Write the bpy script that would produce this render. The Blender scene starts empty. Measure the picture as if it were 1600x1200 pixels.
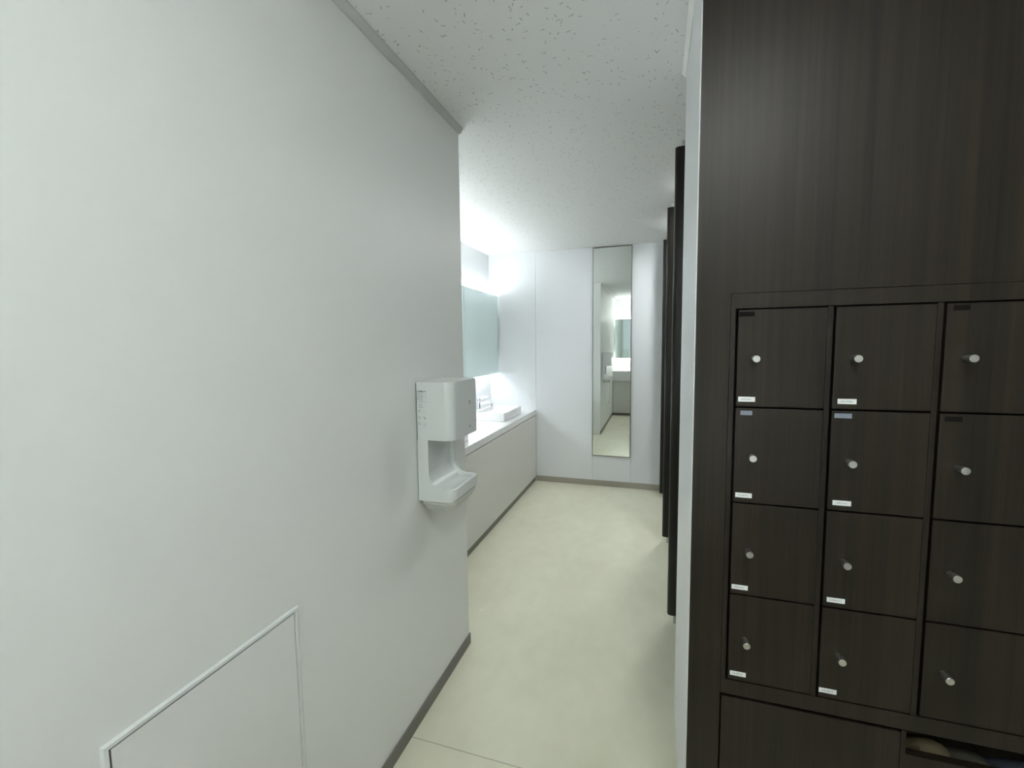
import bpy, bmesh, math, random
from mathutils import Vector, Matrix
random.seed(7)
SC = bpy.context.scene
COL = SC.collection
H = 2.4                      # ceiling height
XL, YE = -0.85, 1.908        # left wall face, its end
YF = 4.566                   # far wall
XV, XW = -1.21, -1.72        # vanity front, wall behind it
YB = -0.66                   # wall behind the camera
XS, YK, YKB = 0.0876, 1.159, 1.80   # locker block: side face, front face, back
XR = 2.2

# ------------------------------------------------------------------ materials
def nt(name):
    m = bpy.data.materials.new(name); m.use_nodes = True
    n = m.node_tree; b = n.nodes['Principled BSDF']
    return m, n, b
def N(n, t, **k):
    o = n.nodes.new(t)
    for a, v in k.items(): setattr(o, a, v)
    return o
def link(n, a, b): n.links.new(a, b)
def mapped(n, scale, rot=(0, 0, 0), loc=(0, 0, 0)):
    g = N(n, 'ShaderNodeNewGeometry'); m = N(n, 'ShaderNodeMapping')
    m.inputs['Scale'].default_value = scale; m.inputs['Rotation'].default_value = rot; m.inputs['Location'].default_value = loc
    link(n, g.outputs['Position'], m.inputs['Vector']); return m.outputs['Vector']
def plain(name, col, rough=0.5, metal=0.0, spec=0.5, coat=0.0, var=0.03, bump=0.0, vscale=6):
    m, n, b = nt(name)
    b.inputs['Roughness'].default_value = rough; b.inputs['Metallic'].default_value = metal
    b.inputs['Specular IOR Level'].default_value = spec; b.inputs['Coat Weight'].default_value = coat
    v = mapped(n, (vscale,) * 3); no = N(n, 'ShaderNodeTexNoise'); no.inputs['Detail'].default_value = 3
    no.inputs['Scale'].default_value = 1.0
    link(n, v, no.inputs['Vector'])
    r = N(n, 'ShaderNodeMixRGB'); r.inputs[1].default_value = tuple(c * (1 - var) for c in col) + (1,)
    r.inputs[2].default_value = tuple(min(1, c * (1 + var)) for c in col) + (1,)
    link(n, no.outputs['Fac'], r.inputs[0]); link(n, r.outputs[0], b.inputs['Base Color'])
    if bump:
        n2 = N(n, 'ShaderNodeTexNoise'); n2.inputs['Scale'].default_value = 1.0
        v2 = mapped(n, (350,) * 3); link(n, v2, n2.inputs['Vector'])
        bp = N(n, 'ShaderNodeBump'); bp.inputs['Strength'].default_value = bump; bp.inputs['Distance'].default_value = 0.001
        link(n, n2.outputs['Fac'], bp.inputs['Height']); link(n, bp.outputs[0], b.inputs['Normal'])
    return m
def wood(name, dark, light, rough, spec=0.5):
    m, n, b = nt(name)
    a = N(n, 'ShaderNodeTexNoise'); a.inputs['Scale'].default_value = 1; a.inputs['Detail'].default_value = 4
    a.inputs['Roughness'].default_value = 0.6
    link(n, mapped(n, (48, 48, 0.7)), a.inputs['Vector'])
    f = N(n, 'ShaderNodeTexNoise'); f.inputs['Scale'].default_value = 1; f.inputs['Detail'].default_value = 3
    link(n, mapped(n, (330, 330, 6)), f.inputs['Vector'])
    mx = N(n, 'ShaderNodeMath', operation='MULTIPLY_ADD'); mx.inputs[1].default_value = 0.35
    link(n, f.outputs['Fac'], mx.inputs[0]); link(n, a.outputs['Fac'], mx.inputs[2])
    cr = N(n, 'ShaderNodeValToRGB'); e = cr.color_ramp.elements
    e[0].position = 0.45; e[0].color = dark + (1,); e[1].position = 0.92; e[1].color = light + (1,)
    link(n, mx.outputs[0], cr.inputs[0]); link(n, cr.outputs[0], b.inputs['Base Color'])
    b.inputs['Roughness'].default_value = rough; b.inputs['Specular IOR Level'].default_value = spec
    return m
def ceiling_mat():
    m, n, b = nt('fissured_ceiling_board')
    b.inputs['Roughness'].default_value = 0.95; b.inputs['Specular IOR Level'].default_value = 0.1
    total = None
    for k in range(4):
        v = mapped(n, (20, 110, 0.0), (0, 0, 0), (k * 3.7, k * 5.1, 0))
        # turn the marks to a direction of their own
        rot = N(n, 'ShaderNodeVectorRotate', rotation_type='Z_AXIS'); rot.inputs['Angle'].default_value = 0.35 + k * 0.79
        g = n.nodes[v.node.name].inputs['Vector'].links[0].from_socket
        n.links.remove(n.nodes[v.node.name].inputs['Vector'].links[0])
        link(n, g, rot.inputs['Vector']); link(n, rot.outputs[0], v.node.inputs['Vector'])
        vo = N(n, 'ShaderNodeTexVoronoi'); vo.inputs['Scale'].default_value = 1
        wob = N(n, 'ShaderNodeTexNoise'); wob.inputs['Scale'].default_value = 60
        link(n, g, wob.inputs['Vector'])
        ad = N(n, 'ShaderNodeMixRGB', blend_type='LINEAR_LIGHT'); ad.inputs[0].default_value = 0.22
        link(n, v, ad.inputs[1]); link(n, wob.outputs['Color'], ad.inputs[2])
        link(n, ad.outputs[0], vo.inputs['Vector'])
        lt = N(n, 'ShaderNodeMath', operation='LESS_THAN'); lt.inputs[1].default_value = 0.145
        link(n, vo.outputs['Distance'], lt.inputs[0])
        sp = N(n, 'ShaderNodeSeparateColor'); link(n, vo.outputs['Color'], sp.inputs[0])
        gt = N(n, 'ShaderNodeMath', operation='GREATER_THAN'); gt.inputs[1].default_value = 0.76
        link(n, sp.outputs[0], gt.inputs[0])
        mu = N(n, 'ShaderNodeMath', operation='MULTIPLY'); link(n, lt.outputs[0], mu.inputs[0]); link(n, gt.outputs[0], mu.inputs[1])
        if total is None: total = mu.outputs[0]
        else:
            mm = N(n, 'ShaderNodeMath', operation='MAXIMUM'); link(n, total, mm.inputs[0]); link(n, mu.outputs[0], mm.inputs[1]); total = mm.outputs[0]
    mix = N(n, 'ShaderNodeMixRGB'); mix.inputs[1].default_value = (0.87, 0.88, 0.885, 1); mix.inputs[2].default_value = (0.43, 0.44, 0.42, 1)
    link(n, total, mix.inputs[0]); link(n, mix.outputs[0], b.inputs['Base Color'])
    bp = N(n, 'ShaderNodeBump', invert=True); bp.inputs['Strength'].default_value = 0.4; bp.inputs['Distance'].default_value = 0.002
    link(n, total, bp.inputs['Height']); link(n, bp.outputs[0], b.inputs['Normal'])
    return m
def floor_mat():
    m, n, b = nt('beige_sheet_floor')
    a = N(n, 'ShaderNodeTexNoise'); a.inputs['Scale'].default_value = 1; a.inputs['Detail'].default_value = 8; a.inputs['Roughness'].default_value = 0.55
    link(n, mapped(n, (2.2, 1.6, 1)), a.inputs['Vector'])
    c = N(n, 'ShaderNodeTexNoise'); c.inputs['Scale'].default_value = 1; c.inputs['Detail'].default_value = 6
    link(n, mapped(n, (14, 9, 1)), c.inputs['Vector'])
    ad = N(n, 'ShaderNodeMath', operation='MULTIPLY_ADD'); ad.inputs[1].default_value = 0.4
    link(n, c.outputs['Fac'], ad.inputs[0]); link(n, a.outputs['Fac'], ad.inputs[2])
    cr = N(n, 'ShaderNodeValToRGB'); e = cr.color_ramp.elements
    e[0].position = 0.52; e[0].color = (0.79, 0.775, 0.61, 1); e[1].position = 0.88; e[1].color = (0.87, 0.855, 0.69, 1)
    link(n, ad.outputs[0], cr.inputs[0]); link(n, cr.outputs[0], b.inputs['Base Color'])
    rr = N(n, 'ShaderNodeMapRange'); rr.inputs['To Min'].default_value = 0.20; rr.inputs['To Max'].default_value = 0.30
    link(n, c.outputs['Fac'], rr.inputs['Value']); link(n, rr.outputs[0], b.inputs['Roughness'])
    b.inputs['Specular IOR Level'].default_value = 0.4
    bp = N(n, 'ShaderNodeBump'); bp.inputs['Strength'].default_value = 0.06; bp.inputs['Distance'].default_value = 0.01
    link(n, a.outputs['Fac'], bp.inputs['Height']); link(n, bp.outputs[0], b.inputs['Normal'])
    return m
def tube_mat(name, strength):
    m, n, b = nt(name)
    b.inputs['Base Color'].default_value = (0.9, 0.9, 0.9, 1)
    b.inputs['Emission Color'].default_value = (0.965, 1.0, 0.975, 1)
    b.inputs['Emission Strength'].default_value = strength
    return m
def mirror_mat(name, tint):
    m, n, b = nt(name)
    b.inputs['Metallic'].default_value = 1; b.inputs['Roughness'].default_value = 0.0
    b.inputs['Base Color'].default_value = tint + (1,)
    return m

M = dict(
    wall=plain('white_wall_panel', (0.86, 0.875, 0.86), 0.42, spec=0.35, var=0.015, bump=0.05, vscale=2),
    farwall=plain('white_laminate_panel', (0.86, 0.885, 0.92), 0.35, spec=0.35, var=0.012, vscale=2),
    groove=plain('shadow_gap', (0.10, 0.10, 0.10), 0.8),
    ceiling=ceiling_mat(), floor=floor_mat(),
    seam=plain('floor_seam_sealant', (0.50, 0.47, 0.37), 0.5),
    base=plain('grey_vinyl_skirting', (0.20, 0.195, 0.175), 0.5),
    farbase=plain('beige_vinyl_skirting', (0.42, 0.40, 0.34), 0.5),
    cove=plain('grey_ceiling_trim', (0.60, 0.615, 0.60), 0.6),
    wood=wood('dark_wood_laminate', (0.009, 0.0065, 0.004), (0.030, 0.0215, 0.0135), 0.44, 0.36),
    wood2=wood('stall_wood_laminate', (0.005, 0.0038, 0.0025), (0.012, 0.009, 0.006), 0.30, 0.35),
    black=plain('black_recess', (0.004, 0.004, 0.004), 0.8),
    steel=plain('brushed_steel', (0.74, 0.73, 0.70), 0.32, metal=1.0),
    alu=plain('aluminium', (0.55, 0.56, 0.56), 0.4, metal=1.0),
    chrome=plain('chrome', (0.85, 0.87, 0.88), 0.08, metal=1.0),
    frame=plain('mirror_frame_metal', (0.32, 0.31, 0.29), 0.35, metal=1.0),
    mirror=mirror_mat('silvered_mirror', (0.84, 0.885, 0.86)),
    tealmirror=mirror_mat('green_tinted_mirror', (0.81, 0.92, 0.90)),
    white=plain('white_plastic', (0.80, 0.83, 0.82), 0.25, spec=0.5, var=0.01),
    greyplastic=plain('pale_grey_plastic', (0.60, 0.61, 0.57), 0.4),
    dryin=plain('grey_white_plastic', (0.66, 0.70, 0.70), 0.3),
    print=plain('grey_print', (0.22, 0.25, 0.24), 0.6),
    printlight=plain('pale_grey_print', (0.50, 0.54, 0.53), 0.6),
    dot=plain('dark_sensor', (0.02, 0.02, 0.02), 0.3),
    ceramic=plain('white_ceramic', (0.86, 0.87, 0.88), 0.12, spec=0.5, var=0.005),
    counter=plain('white_worktop', (0.84, 0.85, 0.86), 0.2, spec=0.45, var=0.01),
    vanity=plain('pale_grey_laminate', (0.74, 0.745, 0.71), 0.35, spec=0.4, var=0.015),
    label=plain('white_label', (0.88, 0.89, 0.90), 0.5, var=0.01),
    ink=plain('label_ink', (0.42, 0.43, 0.44), 0.6),
    darktape=plain('dark_tape', (0.011, 0.0095, 0.009), 0.85, spec=0.08),
    paletape=plain('pale_blue_tape', (0.26, 0.29, 0.36), 0.5, var=0.2, vscale=120),
    beige=plain('beige_felt', (0.88, 0.74, 0.50), 0.95, var=0.12, vscale=90, bump=0.3),
    beige2=plain('grey_beige_felt', (0.70, 0.65, 0.54), 0.95, var=0.12, vscale=90, bump=0.3),
    bluegrey=plain('blue_grey_felt', (0.42, 0.46, 0.58), 0.95, var=0.12, vscale=90, bump=0.3),
    sole=plain('dark_sole', (0.10, 0.08, 0.06), 0.8),
    tube=tube_mat('lit_vanity_tube', 8.8), tube_low=tube_mat('lit_vanity_lower_tube', 6.5), tube2=tube_mat('lit_washstand_tube', 13.0), tube2_low=tube_mat('lit_washstand_lower_tube', 12.0), disc=tube_mat('added_stall_lamp', 46.0), disc2=tube_mat('added_entrance_lamp', 33.0),  # the last two glow on the added ceiling lamps, as fill light
)

# ------------------------------------------------------------------ mesh helpers
def obj(name, bm, mat, parent=None, smooth=False):
    me = bpy.data.meshes.new(name)
    bmesh.ops.recalc_face_normals(bm, faces=bm.faces)
    bm.to_mesh(me); bm.free()
    if mat: me.materials.append(mat)
    if smooth:
        for p in me.polygons: p.use_smooth = True
        try: me.set_sharp_from_angle(angle=math.radians(35))
        except Exception: pass
    o = bpy.data.objects.new(name, me); COL.objects.link(o)
    if parent: o.parent = parent
    return o
def thing(name, label, cat, loc=(0, 0, 0), group=None):
    o = bpy.data.objects.new(name, None); COL.objects.link(o); o.location = loc
    o.empty_display_size = 0.05
    o['label'] = label; o['category'] = cat
    if group: o['group'] = group
    bpy.context.view_layer.update()
    return o
def struct(name, bm, mat, smooth=False):
    o = obj(name, bm, mat, None, smooth); o['kind'] = 'structure'; return o
def keep(o, parent):            # parts are modelled in world coordinates
    o.parent = parent; o.matrix_parent_inverse = Matrix.Translation(-parent.location); return o
def part(name, bm, mat, parent, smooth=False):
    root = parent
    while root.parent: root = root.parent
    o = obj(name, bm, mat, None, smooth)
    o.data.transform(Matrix.Translation(-root.location)); o.parent = parent
    return o
def box(bm, x0, x1, y0, y1, z0, z1, bev=0.0, seg=2):
    r = bmesh.ops.create_cube(bm, size=1.0)
    vs = r['verts']
    for v in vs:
        v.co = Vector((x0 + (v.co.x + .5) * (x1 - x0), y0 + (v.co.y + .5) * (y1 - y0), z0 + (v.co.z + .5) * (z1 - z0)))
    if bev:
        es = list({e for v in vs for e in v.link_edges})
        bmesh.ops.bevel(bm, geom=es, offset=bev, segments=seg, affect='EDGES', profile=0.5)
    return bm
def B(*a, **k): return box(bmesh.new(), *a, **k)
def prism(bm, pts, axis, a0, a1):
    """extrude a closed outline along an axis; pts are the two other coordinates in x,y,z order"""
    def mk(p, a):
        if axis == 0: return (a, p[0], p[1])
        if axis == 1: return (p[0], a, p[1])
        return (p[0], p[1], a)
    A = [bm.verts.new(mk(p, a0)) for p in pts]; C = [bm.verts.new(mk(p, a1)) for p in pts]
    n = len(pts)
    for i in range(n): bm.faces.new((A[i], A[(i + 1) % n], C[(i + 1) % n], C[i]))
    bm.faces.new(A[::-1]); bm.faces.new(C)
    return bm
def rrect(x0, x1, y0, y1, rads, seg=8):
    """rounded rectangle outline; rads for (x0,y0) (x1,y0) (x1,y1) (x0,y1)"""
    pts = []
    for (cx, cy, sx, sy, a0), r in zip(((x0, y0, 1, 1, 180), (x1, y0, -1, 1, 270), (x1, y1, -1, -1, 0), (x0, y1, 1, -1, 90)), rads):
        if r <= 0: pts.append((cx, cy)); continue
        for k in range(seg + 1):
            a = math.radians(a0 + 90 * k / seg)
            pts.append((cx + sx * r + r * math.cos(a), cy + sy * r + r * math.sin(a)))
    return pts
def lathe(bm, prof, origin, direction, seg=24):
    """prof: (distance along the axis, radius)"""
    d = Vector(direction).normalized(); q = Vector((0, 0, 1)).rotation_difference(d); o = Vector(origin)
    rings = []
    for t, r in prof:
        rings.append([bm.verts.new(o + q @ Vector((r * math.cos(2 * math.pi * k / seg), r * math.sin(2 * math.pi * k / seg), t))) for k in range(seg)])
    for a, b in zip(rings, rings[1:]):
        for k in range(seg): bm.faces.new((a[k], a[(k + 1) % seg], b[(k + 1) % seg], b[k]))
    bm.faces.new(rings[0][::-1]); bm.faces.new(rings[-1])
    return bm
def tube(bm, pts, r, seg=14):
    """a round tube along points"""
    P = [Vector(p) for p in pts]; rings = []
    for i, p in enumerate(P):
        t = (P[min(i + 1, len(P) - 1)] - P[max(i - 1, 0)]).normalized()
        q = Vector((0, 0, 1)).rotation_difference(t)
        rr = r[i] if isinstance(r, (list, tuple)) else r
        rings.append([bm.verts.new(p + q @ Vector((rr * math.cos(2 * math.pi * k / seg), rr * math.sin(2 * math.pi * k / seg), 0))) for k in range(seg)])
    for a, b in zip(rings, rings[1:]):
        for k in range(seg): bm.faces.new((a[k], a[(k + 1) % seg], b[(k + 1) % seg], b[k]))
    bm.faces.new(rings[0][::-1]); bm.faces.new(rings[-1])
    return bm

# ------------------------------------------------------------------ the room
struct('floor', B(-1.9, XR + .2, YB - .2, YF + .2, -0.1, 0), M['floor'])
struct('trim_floor_seam', B(XL, 0.9, 1.3575, 1.3605, -0.002, 0.0006), M['seam'])
struct('ceiling', B(-1.9, XR + .2, YB - .2, YF + .2, H, H + .1), M['ceiling'])
struct('wall_left', B(XW, XL, YB, YE, 0, H, bev=0.002), M['wall'])
struct('wall_behind_vanity', B(XW - .15, XW, YB - .15, YF + .15, 0, H), M['farwall'])
# far wall: laminate panels with narrow joints
bm = bmesh.new()
edges = [XW, -1.206, -0.617, -0.238, 0.62, XR]
for i in range(5):
    z0, z1 = 0, H
    if i == 2: z1 = 0.312           # the mirror fills the joint bay above
    box(bm, edges[i] + (.0012 if i else 0), edges[i + 1] - .0012, YF, YF + .02, z0, z1)
box(bm, XW, XR, YF + .02, YF + .15, 0, H)
struct('wall_far', bm, M['farwall'])
struct('wall_right', B(XR, XR + .15, YB - .15, YF + .15, 0, H), M['wall'])
struct('wall_back', B(XW, XR, YB - .15, YB, 0, H), M['wall'])
# locker partition: white body with dark wood front around the built-in units
LX0, LX1, LZ0, LZ1 = 0.1615, 0.9615, 0.573, 1.557
bm = bmesh.new()
box(bm, XS, LX0 - .01, YK + .02, YKB, 0, H); box(bm, LX1 + .01, XR, YK + .02, YKB, 0, H)
box(bm, LX0 - .01, LX1 + .01, YK + .02, YKB, LZ1 + .01, H); box(bm, LX0 - .01, LX1 + .01, YK + .46, YKB, 0, LZ1 + .01)
struct('wall_locker_partition', bm, M['wall'])
bm = bmesh.new()
box(bm, XS, LX0, YK, YK + .02, 0, H); box(bm, LX1, XR, YK, YK + .02, 0, H); box(bm, LX0, LX1, YK, YK + .02, LZ1, H)
struct('wall_locker_front', bm, M['wood'])
bm = B(XS - .0025, XS, YK + .004, 1.475, 0, H); box(bm, XS - .0012, XS, 1.478, YKB, 0, H)
struct('trim_partition_cladding', bm, M['farwall'])
struct('baseboard_left', B(XL, XL + .006, YB, YE + .006, 0, .054, bev=.0015), M['base'])
bm = B(XV + .001, 0.6, YF - .007, YF, 0, .058, bev=.0015)
struct('baseboard_far', bm, M['farbase'])
bm = bmesh.new()
prism(bm, [(XL, H), (XL + .022, H), (XL + .022, H - .006), (XL + .006, H - .022), (XL, H - .022)], 1, YB, YE)
struct('trim_ceiling_left', bm, M['cove'])
bm = bmesh.new()
prism(bm, [(XS - .0025, H), (XS - .016, H), (XS - .0025, H - .016)], 1, YK, YKB)
struct('trim_ceiling_right', bm, M['wall'])

# ------------------------------------------------------------------ access hatch low on the left wall
t = thing('access_hatch', 'square white access hatch with raised frame low on the left wall', 'access hatch', (XL, 0.65, 0.33))
y0, y1, z0, z1 = 0.435, 0.858, 0.36, 0.802
bm = bmesh.new(); w = 0.0125
def frame_ring(bm, y0, y1, z0, z1, x0, x1, w):
    o = [(y0, z0), (y1, z0), (y1, z1), (y0, z1)]; s = .003
    i = [(y0 + w, z0 + w), (y1 - w, z0 + w), (y1 - w, z1 - w), (y0 + w, z1 - w)]
    om = [(y0 + s, z0 + s), (y1 - s, z0 + s), (y1 - s, z1 - s), (y0 + s, z1 - s)]
    im = [(y0 + w - s, z0 + w - s), (y1 - w + s, z0 + w - s), (y1 - w + s, z1 - w + s), (y0 + w - s, z1 - w + s)]
    loops = [[bm.verts.new((x, a, b)) for a, b in L] for x, L in ((x0, o), (x1, om), (x1, im), (x0, i))]
    for k in range(4):
        A, C = loops[k], loops[(k + 1) % 4]
        for j in range(4): bm.faces.new((A[j], A[(j + 1) % 4], C[(j + 1) % 4], C[j]))
frame_ring(bm, y0, y1, z0, z1, XL, XL + .006, w)
part('hatch_frame', bm, M['white'], t)
g = .0022
part('hatch_gap', B(XL, XL + .0006, y0 + w, y1 - w, z0 + w, z1 - w), M['groove'], t)
part('hatch_panel', B(XL, XL + .0028, y0 + w + g, y1 - w - g, z0 + w + g, z1 - w - g, bev=.0008), M['wall'], t)

# ------------------------------------------------------------------ hand dryer
YN, YFa, XF = 1.464, 1.700, -0.700
t = thing('hand_dryer', 'white wall hand dryer with open drip tray near the end of the left wall', 'hand dryer', (XL, (YN + YFa) / 2, 0.81))
bm = bmesh.new()
prism(bm, rrect(XL + .004, XF, YN, YFa, (0.004, .032, .014, .004), 8), 2, 1.098, 1.314)
bmesh.ops.bevel(bm, geom=[e for e in bm.edges if abs(e.verts[0].co.z - e.verts[1].co.z) < 1e-6], offset=.0025, segments=2, affect='EDGES')
part('upper_housing', bm, M['white'], t, smooth=True)
# tray and column: outlines lofted along the wall
def fx(y, r=.032):
    d = min(y - YN, YFa - y)
    rr = r if y < (YN + YFa) / 2 else .02
    return XF if d >= rr else XF - rr + math.sqrt(max(0, rr * rr - (rr - d) ** 2))
ys = [YN, YN + .001, YN + .004, YN + .009, YN + .014, YN + .02, YN + .026, YN + .032, 1.55, 1.60, YFa - .024, YFa - .018, YFa - .013, YFa - .009, YFa - .004, YFa]
XC, ZT, ZB = -0.802, 0.917, 0.866
rows = []
for y in ys:
    dn = y - YN if y < 1.58 else YFa - y
    d = 0.0 if dn < .0085 else min(.016, (dn - .0085) * 1.6)
    f = fx(y)
    pr = [(XL + .004, 1.0985), (XL + .004, ZB), (f - .008, ZB), (f - .001, ZB + .008), (f, ZT - .003), (f - .003, ZT)]
    lip = f - .009
    pr.append((lip, ZT + .0005)); pr.append((lip - .004, ZT - d * .7))
    fxx = XC + .052
    pr.append(((lip - .004 + fxx) / 2, ZT - d)); pr.append((fxx, ZT - d))
    for k in range(1, 7):
        a = math.radians(90 * k / 6)
        pr.append((XC - d * k / 6 + .052 * (1 - math.sin(a)), ZT - d * (1 - k / 6) + .052 * (1 - math.cos(a))))
    pr.append((XC - d, 1.0985))
    rows.append([(x, y, z) for x, z in pr])
bm = bmesh.new()
V = [[bm.verts.new(p) for p in r] for r in rows]; n = len(V[0])
for a, b in zip(V, V[1:]):
    for k in range(n): bm.faces.new((a[k], a[(k + 1) % n], b[(k + 1) % n], b[k]))
bm.faces.new(V[0]); bm.faces.new(V[-1][::-1])
part('drip_tray', bm, M['white'], t, smooth=True)
# drain cup below the tray
bm = bmesh.new()
top = rrect(XL + .012, XF - .006, YN + .006, YFa - .006, (.01, .03, .02, .01), 6)
low = rrect(XL + .024, XF - .028, YN + .03, YFa - .03, (.01, .03, .02, .01), 6)
A = [bm.verts.new((x, y, ZB)) for x, y in top]; C = [bm.verts.new((x, y, ZB - .012)) for x, y in top]; D = [bm.verts.new((x, y, 0.822)) for x, y in low]
n = len(A)
for P_, Q_ in ((A, C), (C, D)):
    for k in range(n): bm.faces.new((P_[k], P_[(k + 1) % n], Q_[(k + 1) % n], Q_[k]))
bm.faces.new(A[::-1]); bm.faces.new(D)
c = part('drain_cup', bm, M['greyplastic'], t, smooth=True); c['label'] = 'grey drain cup below the tray'
part('shadow_gap_plate', B(XL, XL + .004, YN + .006, YFa - .006, 0.88, 1.308), M['groove'], t)  # dark plate, coloured to stand in for the shadow behind the dryer
# printed instructions on the side: a ruled table and blurred lines of small print
prints = {}
def mark(b, x0, x1, z0, z1):
    zone, row = ('printed_heading' if z0 > 1.2762 else 'printed_table' if b == 'printlight' else 'printed_icon', 0) if z0 > 1.235 else ('printed_caption', int(z0 > 1.2265)) if z0 > 1.214 else \
        ('printed_step' if x0 < X0 + .018 else 'printed_figure', int(z0 > 1.192) + int(z0 > 1.169))
    box(prints.setdefault((zone, b, row), bmesh.new()), x0, x1, YN - .0004, YN + .0004, z0, z1)
bm, bl = 'print', 'printlight'
X0 = -.8425
mark(bl, X0, -.804, 1.2775, 1.2825); mark(bm, X0 + .0125, X0 + .0225, 1.277, 1.2815); mark(bl, X0, X0 + .0008, 1.239, 1.28)
for z in (1.2735, 1.2700, 1.2665, 1.2630): mark(bl, X0 + .002, X0 + .008, z, z + .0018)
for z in (1.271, 1.2655, 1.260, 1.2535, 1.248, 1.243): mark(bl, X0 + .011, X0 + .022, z, z + .0022)
for z in (1.2585, 1.239): mark(bl, X0, -.804, z, z + .0012)
mark(bl, -.8048, -.804, 1.239, 1.28); mark(bl, X0 + .0235, X0 + .0243, 1.239, 1.28); mark(bl, X0 + .009, X0 + .0098, 1.239, 1.28)
mark(bm, X0 + .002, X0 + .0055, 1.2505, 1.2545); mark(bl, X0 + .026, X0 + .034, 1.268, 1.2695)
mark(bm, X0 + .009, X0 + .014, 1.2285, 1.2315); mark(bl, X0 + .015, X0 + .024, 1.2290, 1.2310)
mark(bm, X0 + .004, X0 + .024, 1.2215, 1.2228); mark(bl, X0 + .009, X0 + .026, 1.2195, 1.2205)
for zc in (1.2095, 1.186, 1.163):
    for k in range(3): mark(bl, X0 + .003, X0 + .012 + .003 * ((k * 7) % 3 - 1), zc - k * .0036, zc - k * .0036 + .0020)
mark(bm, X0 + .010, X0 + .0135, 1.2105, 1.2125)
mark(bl, X0 + .023, X0 + .033, 1.2040, 1.2052); mark(bl, X0 + .024, X0 + .031, 1.1995, 1.2005)
mark(bm, X0 + .025, X0 + .029, 1.1835, 1.1862); mark(bm, X0 + .030, X0 + .035, 1.1765, 1.1805); mark(bl, X0 + .0275, X0 + .032, 1.1805, 1.1835)
mark(bl, X0 + .033, X0 + .0342, 1.158, 1.166); mark(bm, X0 + .025, X0 + .030, 1.1565, 1.1580); mark(bl, X0 + .025, X0 + .026, 1.158, 1.164); mark(bm, X0 + .0255, X0 + .036, 1.1500, 1.1510)
for (zone, shade, row), pb in sorted(prints.items(), key=lambda kv: kv[0]):
    q = part(zone, pb, M[shade], t); q['label'] = ('dark' if shade == 'print' else 'pale grey') + ' small print on the dryer side'
for zc, r in ((1.2265, .0038), (1.1285, .0035)):
    bm = lathe(bmesh.new(), [(-.001, r), (.0008, r), (.0012, r * .6)], (XF, 1.622, zc), (1, 0, 0), 12)
    part('sensor_window', bm, M['dot'], t)
bm = bmesh.new()
for k in range(4): box(bm, XF - .0003, XF + .0004, 1.614 + k * .006, 1.618 + k * .006, 1.2165, 1.2182)
part('front_print', bm, M['print'], t)

# ------------------------------------------------------------------ far mirror
t = thing('wall_mirror', 'tall narrow full-length mirror in thin metal frame on the far wall', 'mirror', (-.4275, YF, 0.312))
mx0, mx1, mz0, mz1 = -.6165, -.2385, .3125, 2.394
part('mirror_glass', B(mx0 + .006, mx1 - .006, YF - .006, YF + .018, mz0 + .006, mz1 - .006), M['mirror'], t)
bm = bmesh.new()
box(bm, mx0, mx0 + .006, YF - .012, YF + .018, mz0, mz1); box(bm, mx1 - .008, mx1, YF - .014, YF + .018, mz0, mz1)
box(bm, mx0, mx1, YF - .012, YF + .018, mz0, mz0 + .007); box(bm, mx0, mx1, YF - .012, YF + .018, mz1 - .008, mz1)
part('mirror_frame', bm, M['frame'], t)

# ------------------------------------------------------------------ vanity along the left
CT = 0.765
t = thing('vanity_cabinet', 'long pale grey panelled cabinet under the white vanity worktop', 'cabinet', (-1.46, 3.2, 0))
part('carcass', B(XW + .002, XV - .022, YE + .002, YF - .002, 0.05, CT - .055), M['vanity'], t)
part('front_panel', B(XV - .021, XV, YE + .002, YF - .002, 0.052, CT - .060, bev=.001), M['vanity'], t)
part('toe_kick', B(XW + .002, XV - .008, YE + .002, YF - .009, 0, .049), M['base'], t)
t = thing('vanity_worktop', 'continuous white vanity worktop along the corridor behind the dryer', 'worktop', (-1.46, 3.2, CT - .05))
bm = bmesh.new(); box(bm, XW + .002, XV, YE + .001, YF - .001, CT - .053, CT, bev=.002)
part('worktop_slab', bm, M['counter'], t)
# shared basin and tap meshes
def basin_bm(x0, x1, y0, y1, z0, z1):
    bm = bmesh.new(); r = .012
    def ring(i, rr, z): return [bm.verts.new((x, y, z)) for x, y in rrect(x0 + i, x1 - i, y0 + i, y1 - i, (rr,) * 4, 5)]
    L = [ring(.004, r, z0), ring(0, r, z0 + .004), ring(0, r, z1 - .003), ring(.003, r, z1), ring(.013, .022, z1), ring(.016, .024, z1 - .003), ring(.022, .03, z0 + .035), ring(.05, .04, z0 + .016), ring(.12, .03, z0 + .011)]
    n = len(L[0])
    for a, b in zip(L, L[1:]):
        for k in range(n): bm.faces.new((a[k], a[(k + 1) % n], b[(k + 1) % n], b[k]))
    bm.faces.new(L[0][::-1]); bm.faces.new(L[-1])
    return bm
def basin(label, yc):
    b = thing('vessel_basin', label, 'washbasin', (-1.443, yc, CT), 'white basins on the vanity worktop')
    part('bowl', basin_bm(-1.60, -1.286, yc - .262, yc + .262, CT, CT + .077), M['ceramic'], b, smooth=True)
    part('drain', lathe(bmesh.new(), [(0, .022), (.002, .022), (.003, .016)], (-1.443, yc, CT + .0105), (0, 0, 1), 20), M['chrome'], b, smooth=True)
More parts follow.
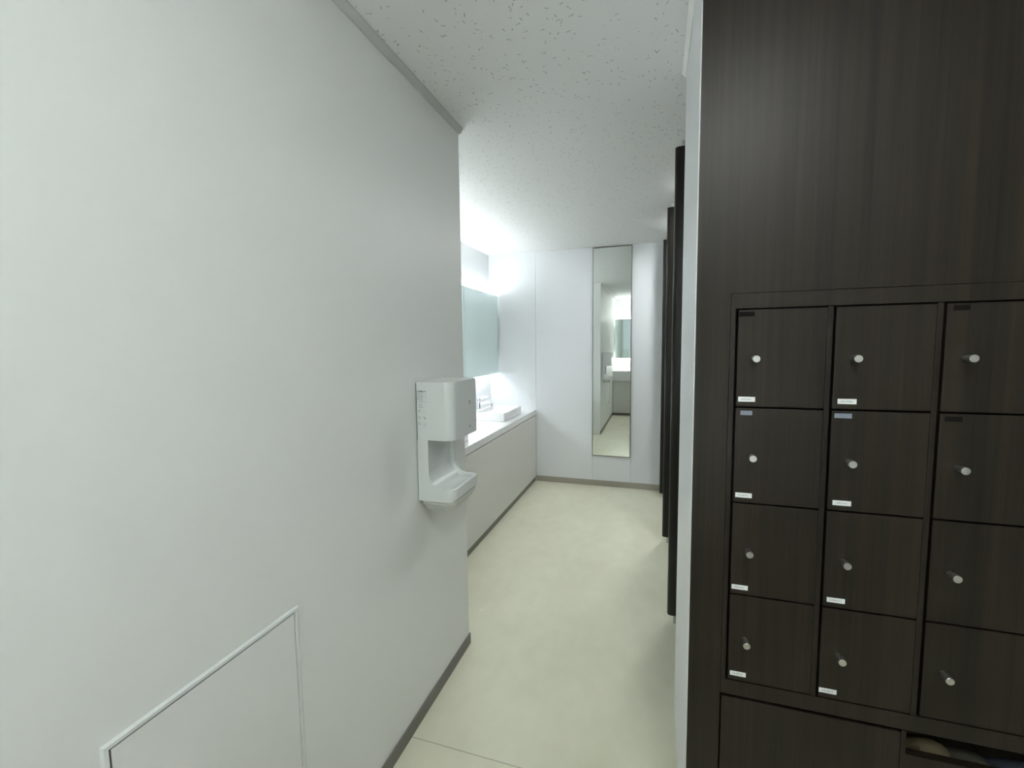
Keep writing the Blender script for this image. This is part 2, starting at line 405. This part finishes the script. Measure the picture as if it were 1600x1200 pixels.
def tap(label, x, y, z, d=(1, 0), group='taps on the vanity worktop'):
    b = thing('basin_tap', label, 'tap', (x, y, z), group)
    dx, dy = d
    part('tap_body', lathe(bmesh.new(), [(0, .026), (.006, .026), (.009, .021), (.13, .019), (.135, .017)], (x, y, z), (0, 0, 1), 24), M['chrome'], b, smooth=True)
    P_ = [(x + dx * s, y + dy * s, z + h) for s, h in ((.012, .112), (.05, .126), (.09, .132), (.115, .128), (.128, .112), (.130, .098))]
    part('spout', tube(bmesh.new(), P_, [.013, .012, .0115, .011, .011, .011]), M['chrome'], b, smooth=True)
    bm = lathe(bmesh.new(), [(0, .019), (.012, .021), (.026, .021), (.034, .014)], (x, y, z + .136), (0, 0, 1), 24)
    P_ = [(x + dx * s, y + dy * s, z + h) for s, h in ((.0, .160), (.03, .172), (.07, .183), (.098, .186))]
    tube(bm, P_, [.011, .009, .0075, .006])
    part('lever', bm, M['chrome'], b, smooth=True)
basin('white square basin at the far end of the vanity, beside the far wall', 4.02)
basin('white basin edge showing just behind the hand dryer', 2.69)
tap('chrome tap behind the far basin of the vanity', -1.655, 4.07, CT)
tap('chrome tap behind the basin hidden by the hand dryer', -1.655, 2.69, CT)

# back-lit mirrors: glass on a backing, lamps above and below behind it
def backlit(label, axis_x, a0, a1, wall, sgn, z0, z1, lamp='tube'):
    """runs along y (axis_x False) or x; wall = coordinate of the wall, sgn = direction off the wall"""
    def BB(u0, u1, w0, w1, za, zb, **k):
        w0, w1 = sorted((wall + sgn * w0, wall + sgn * w1))
        return B(u0, u1, w0, w1, za, zb, **k) if axis_x else B(w0, w1, u0, u1, za, zb, **k)
    loc = ((a0 + a1) / 2, wall, z0) if axis_x else (wall, (a0 + a1) / 2, z0)
    t = thing('backlit_mirror', label, 'mirror', loc)
    part('mirror_glass', BB(a0, a1, .1045, .11, z0, z1), M['tealmirror'], t)
    part('mirror_backing', BB(a0 + .004, a1 - .004, .078, .1045, z0 + .003, z1 - .003), M['white'], t)
    part('mounting_box', BB(a0 + .02, a1 - .02, 0, .078, z0 + .14, z1 - .14), M['white'], t)
    for zc, lm in ((z0 + .035, lamp + '_low'), (z1 - .019, lamp)):
        u0, u1, w = a0 + .02, a1 - (.09 if lamp == 'tube' else .02), wall + sgn * .04
        p0, p1 = ((u0, w, zc), (u1, w, zc)) if axis_x else ((w, u0, zc), (w, u1, zc))
        d = Vector(p1) - Vector(p0)
        part('lamp_tube', lathe(bmesh.new(), [(0, .013), (d.length, .013)], p0, d, 8), M[lm], t)
    return t
backlit('frameless pale green mirror glowing at top and bottom above the vanity', False, YE + .02, 4.535, XW, 1, 1.153, 1.967)

# ------------------------------------------------------------------ washstand behind the camera, seen in the far mirror
t = thing('washstand_cabinet', 'white washstand cabinet reflected low in the far mirror', 'cabinet', (-.1, -.4, 0))
part('front_panel', B(XL + .008, .60, YB + .002, -.175, .055, .695, bev=.001), M['vanity'], t)
part('toe_kick', B(XL + .008, .60, YB + .002, -.185, 0, .054), M['base'], t)
t = thing('washstand_worktop', 'thick white washstand worktop reflected in the far mirror', 'worktop', (-.1, -.4, .70))
bm = bmesh.new()
prism(bm, [(XL + .001, YB + .002), (.60, YB + .002), (.60, -.165), (.2, -.145), (-.2, -.145), (-.5, -.15), (XL + .001, -.165)], 2, .702, .905)
part('worktop_slab', bm, M['counter'], t)
part('shadow_joint', B(XL + .012, .59, YB + .002, -.19, .695, .702), M['groove'], t)
tap('chrome tap on the washstand reflected in the far mirror', -.50, -.50, .905, (0, 1), None)
backlit('back-lit mirror above the washstand, reflected in the far mirror', True, XL + .005, .60, YB, 1, 1.153, 1.967, 'tube2')

# ------------------------------------------------------------------ toilet stall partitions
for yc, xe, lab in ((2.37, .070, 'dark brown stall partition nearest the lockers'),
                    (3.36, .055, 'dark brown stall partition, middle one of the three along the right'),
                    (4.36, .041, 'dark brown stall partition closest to the far wall')):
    t = thing('stall_partition', lab, 'partition', (xe + .7, yc, 0), 'toilet stall partitions')
    th = .020
    pts = []
    for k in range(13):
        a = math.radians(90 + 180 * k / 12)
        pts.append((xe + th + th * math.cos(a), yc + th * math.sin(a)))
    pts += [(2.19, yc - th), (2.19, yc + th)]
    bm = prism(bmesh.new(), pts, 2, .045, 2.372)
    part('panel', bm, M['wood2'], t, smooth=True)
    part('foot', B(xe + .03, xe + .10, yc - .014, yc + .014, 0, .046, bev=.002), M['alu'], t)
    bm = B(xe + .030, xe + .055, yc - .012, yc + .012, 2.371, H)
    box(bm, xe + .10, 2.18, yc - .012, yc + .012, 2.371, H)
    part('head_bracket', bm, M['alu'], t)

# ------------------------------------------------------------------ shoe lockers
CW, C0 = 0.1935, 0.1755
RZ = [1.5205, 1.2925, 1.0630, 0.8345, 0.6125]
t = thing('shoe_locker', 'dark wood bank of small square lockers with steel knobs in the wood wall', 'locker', (LX0, YK, LZ0))
g = .0010
bm = bmesh.new(); F0, F1 = YK + .0005, YK + .018
ex = C0 + 4 * CW
box(bm, LX0 + g, C0 - .0028, F0, F1, LZ0 + g, LZ1 - g)
box(bm, ex - .0028, LX1 - g, F0, F1, LZ0 + g, LZ1 - g)
box(bm, C0 - .0028, ex - .0028, F0, F1, RZ[0] + .0016, LZ1 - g); box(bm, C0 - .0028, ex - .0028, F0, F1, LZ0 + g, RZ[4] - .0012)
for c in range(4):
    box(bm, C0 + c * CW + .1803, C0 + (c + 1) * CW - .0028, F0, F1, RZ[4], RZ[0])
part('face_frame', bm, M['wood'], t)
part('inner_back', B(LX0 + .002, LX1 - .002, YK + .026, YK + .44, LZ0 + .001, LZ1 - .002), M['black'], t)
tape = {(0, 0): 'darktape', (2, 0): 'darktape', (2, 1): 'darktape', (0, 1): 'paletape', (1, 1): 'paletape'}
for c in range(4):
    for r in range(4):
        x0 = C0 + c * CW; z1, z0 = RZ[r], RZ[r + 1]
        d = part('door', B(x0 + .0030, x0 + .1797, YK, YK + .017, z0 + .0024, z1 - .0022, bev=.0008), M['wood'], t)
        zc = (z0 + z1) / 2
        bm = lathe(bmesh.new(), [(0, .0056), (.004, .0056), (.009, .0074), (.0275, .0079), (.0282, .0073)], (x0 + .038, YK, zc), (0, -1, 0), 24)
        part('knob', bm, M['steel'], d, smooth=True)['label'] = 'round steel knob'
        if c < 2:
            lx = x0 + (.0075 if c == 0 else .0125) - (.002 if r == 2 else 0) - (.009 if c == 1 and r == 3 else 0)
            lz = z0 + .0135
            part('name_label', B(lx, lx + .0355, YK - .0006, YK, lz, lz + .0115, bev=.0002), M['label'], d)['label'] = 'small white label'
            bm = bmesh.new(); rr = random.Random(c * 7 + r)
            xx = lx + .006
            while xx < lx + .028:                        # small print too fine to read
                w = rr.uniform(.0012, .003); box(bm, xx, xx + w, YK - .0008, YK - .0005, lz + rr.uniform(.004, .0048), lz + rr.uniform(.0066, .0076)); xx += w + rr.uniform(.001, .0022)
            part('label_print', bm, M['ink'], d)
        if (c, r) in tape:
            s = {(0, 0): (.0045, .037), (2, 0): (.013, .04), (2, 1): (.011, .04), (0, 1): (.013, .038), (1, 1): (.008, .041)}[(c, r)]
            zt = z1 - (.0065 if r == 0 else .0075)
            q = part('tape_strip', B(x0 + s[0], x0 + s[1], YK - .0005, YK, zt - .0105, zt, bev=.0002), M[tape[(c, r)]], d)
            q['label'] = 'dark tape strip' if tape[(c, r)] == 'darktape' else 'pale blue tape strip'

# cabinet below with a plain panel and an open cubby
SX = 0.5445
t = thing('shoe_cabinet', 'dark wood cabinet below the lockers with plain panel and open cubby', 'cabinet', (LX0, YK, 0))
bm = bmesh.new()
box(bm, SX - .009, SX, YK + .0005, YK + .02, 0, .571)                       # upright between panel and cubby
box(bm, SX, LX1 - .001, YK + .0005, YK + .02, .409, .517)                      # lip of the cubby
box(bm, .465, LX1 - .001, YK + .02, YK + .40, .410, .430)
box(bm, SX, LX1 - .001, YK + .0005, YK + .02, 0, .408)
box(bm, LX1 - .02, LX1 - .001, YK + .02, YK + .40, .430, .571)
box(bm, .465, LX1 - .02, YK + .38, YK + .40, .430, .571)
part('carcass', bm, M['wood'], t)
part('front_panel', B(LX0 + .004, SX - .0105, YK, YK + .018, .05, .566, bev=.0008), M['wood'], t)
part('plinth', B(LX0 + .001, .464, YK + .02, YK + .40, 0, .57), M['black'], t)

def slipper(label, x, y, mat, Wd=.055, rise=.057, rot=0.0):
    s = thing('slipper', label, 'slipper', (x, y, .431), 'slippers in the open cubby')
    L = .24
    def outline(v):       # half width along the length, v 0 (toe) .. 1 (heel)
        return Wd * (1 - abs(2 * min(v, .5) - 1) ** 2.4 if v < .5 else 1 - .18 * math.sin((v - .5) * math.pi)) * (1 if v < .9 else math.sqrt(max(0.02, 1 - ((v - .9) / .1) ** 2)))
    bm = bmesh.new(); rows = 22
    lo, hi = [], []
    for side, sg in ((lo, -1), (hi, 1)):
        for k in range(rows + 1):
            v = .003 + .994 * k / rows; side.append((sg * max(.004, outline(v)), -L / 2 + v * L))
    pts = lo + hi[::-1]
    prism(bm, pts, 2, 0.0, .012)
    ca, sa = math.cos(rot), math.sin(rot)
    T = Matrix.Translation((x, y, .431)) @ Matrix.Rotation(rot, 4, 'Z')
    bm.transform(T); part('sole', bm, M['sole'], s)
    bm = bmesh.new(); grid = []
    for k in range(15):                                  # toe cap: domed over the front of the sole
        v = .004 + .46 * k / 14; w = max(.006, outline(v)) * 1.04
        hgt = rise * math.sin(math.pi * (.12 + .80 * k / 14))
        grid.append([bm.verts.new((w * math.cos(math.pi * j / 12) , -L / 2 + v * L, .010 + hgt * math.sin(math.pi * j / 12) ** .85)) for j in range(13)])
    for a, b in zip(grid, grid[1:]):
        for j in range(12): bm.faces.new((a[j], a[j + 1], b[j + 1], b[j]))
    bm.faces.new(grid[0])
    bmesh.ops.solidify(bm, geom=list(bm.faces), thickness=-.004)
    bm.transform(T); part('upper', bm, mat, s, smooth=True)
slipper('beige slipper half hidden behind the left edge of the open cubby', .521, YK + .150, M['beige2'], .052, .050)
slipper('large beige slipper toe near the left of the open cubby', .629, YK + .144, M['beige'])
slipper('grey-beige slipper toe right of the large beige one in the cubby', .722, YK + .150, M['beige2'], .036, .032)
slipper('blue-grey slipper toe at the right edge of the photo in the cubby', .816, YK + .146, M['bluegrey'], .055, .044)

# ------------------------------------------------------------------ unseen ceiling lamps, added to brighten the corridor and the entrance
for x, y, r, lab in ((.26, 2.95, .075, 'added unseen round ceiling lamp over the stall behind the nearest partition'), (.24, 3.86, .09, 'added unseen round ceiling lamp over the stall beside the far partition'),
                (.30, .08, .10, 'added unseen round ceiling lamp over the entrance in front of the lockers')):
    t = thing('added_ceiling_lamp', lab, 'added fill lamp', (x, y, H), 'added round fill lamps')
    part('added_lamp_ring', lathe(bmesh.new(), [(0, r + .02), (.012, r + .018), (.014, r + .002)], (x, y, H), (0, 0, -1), 32), M['white'], t)
    part('added_lamp_diffuser', lathe(bmesh.new(), [(.0142, r), (.02, r - .004)], (x, y, H), (0, 0, -1), 32), M['disc' if y > 1 else 'disc2'], t)

# ------------------------------------------------------------------ world, camera, colour management
w = bpy.data.worlds.new('world'); SC.world = w; w.use_nodes = True
w.node_tree.nodes['Background'].inputs[0].default_value = (0, 0, 0, 1)
f, yaw, pitch, roll, cz = 702.3565, 0.312, 0.085, -0.0123, 1.443
fwd = Vector((-math.sin(yaw), math.cos(yaw), 0)); right = Vector((math.cos(yaw), math.sin(yaw), 0)); up = Vector((0, 0, 1))
f2 = fwd * math.cos(pitch) - up * math.sin(pitch); u2 = up * math.cos(pitch) + fwd * math.sin(pitch)
r3 = right * math.cos(roll) + u2 * math.sin(roll); u3 = u2 * math.cos(roll) - right * math.sin(roll)
cam = bpy.data.cameras.new('camera'); co = bpy.data.objects.new('camera', cam); COL.objects.link(co)
cam.sensor_width = 36; cam.lens = f / 1600 * 36; cam.clip_start = .02
mw = Matrix(((r3.x, u3.x, -f2.x, 0), (r3.y, u3.y, -f2.y, 0), (r3.z, u3.z, -f2.z, cz), (0, 0, 0, 1)))
co.matrix_world = mw
SC.camera = co
vs = SC.view_settings
vs.view_transform = 'Standard'; vs.look = 'None'; vs.exposure = 1.7; vs.gamma = 1.0; vs.use_curve_mapping = False
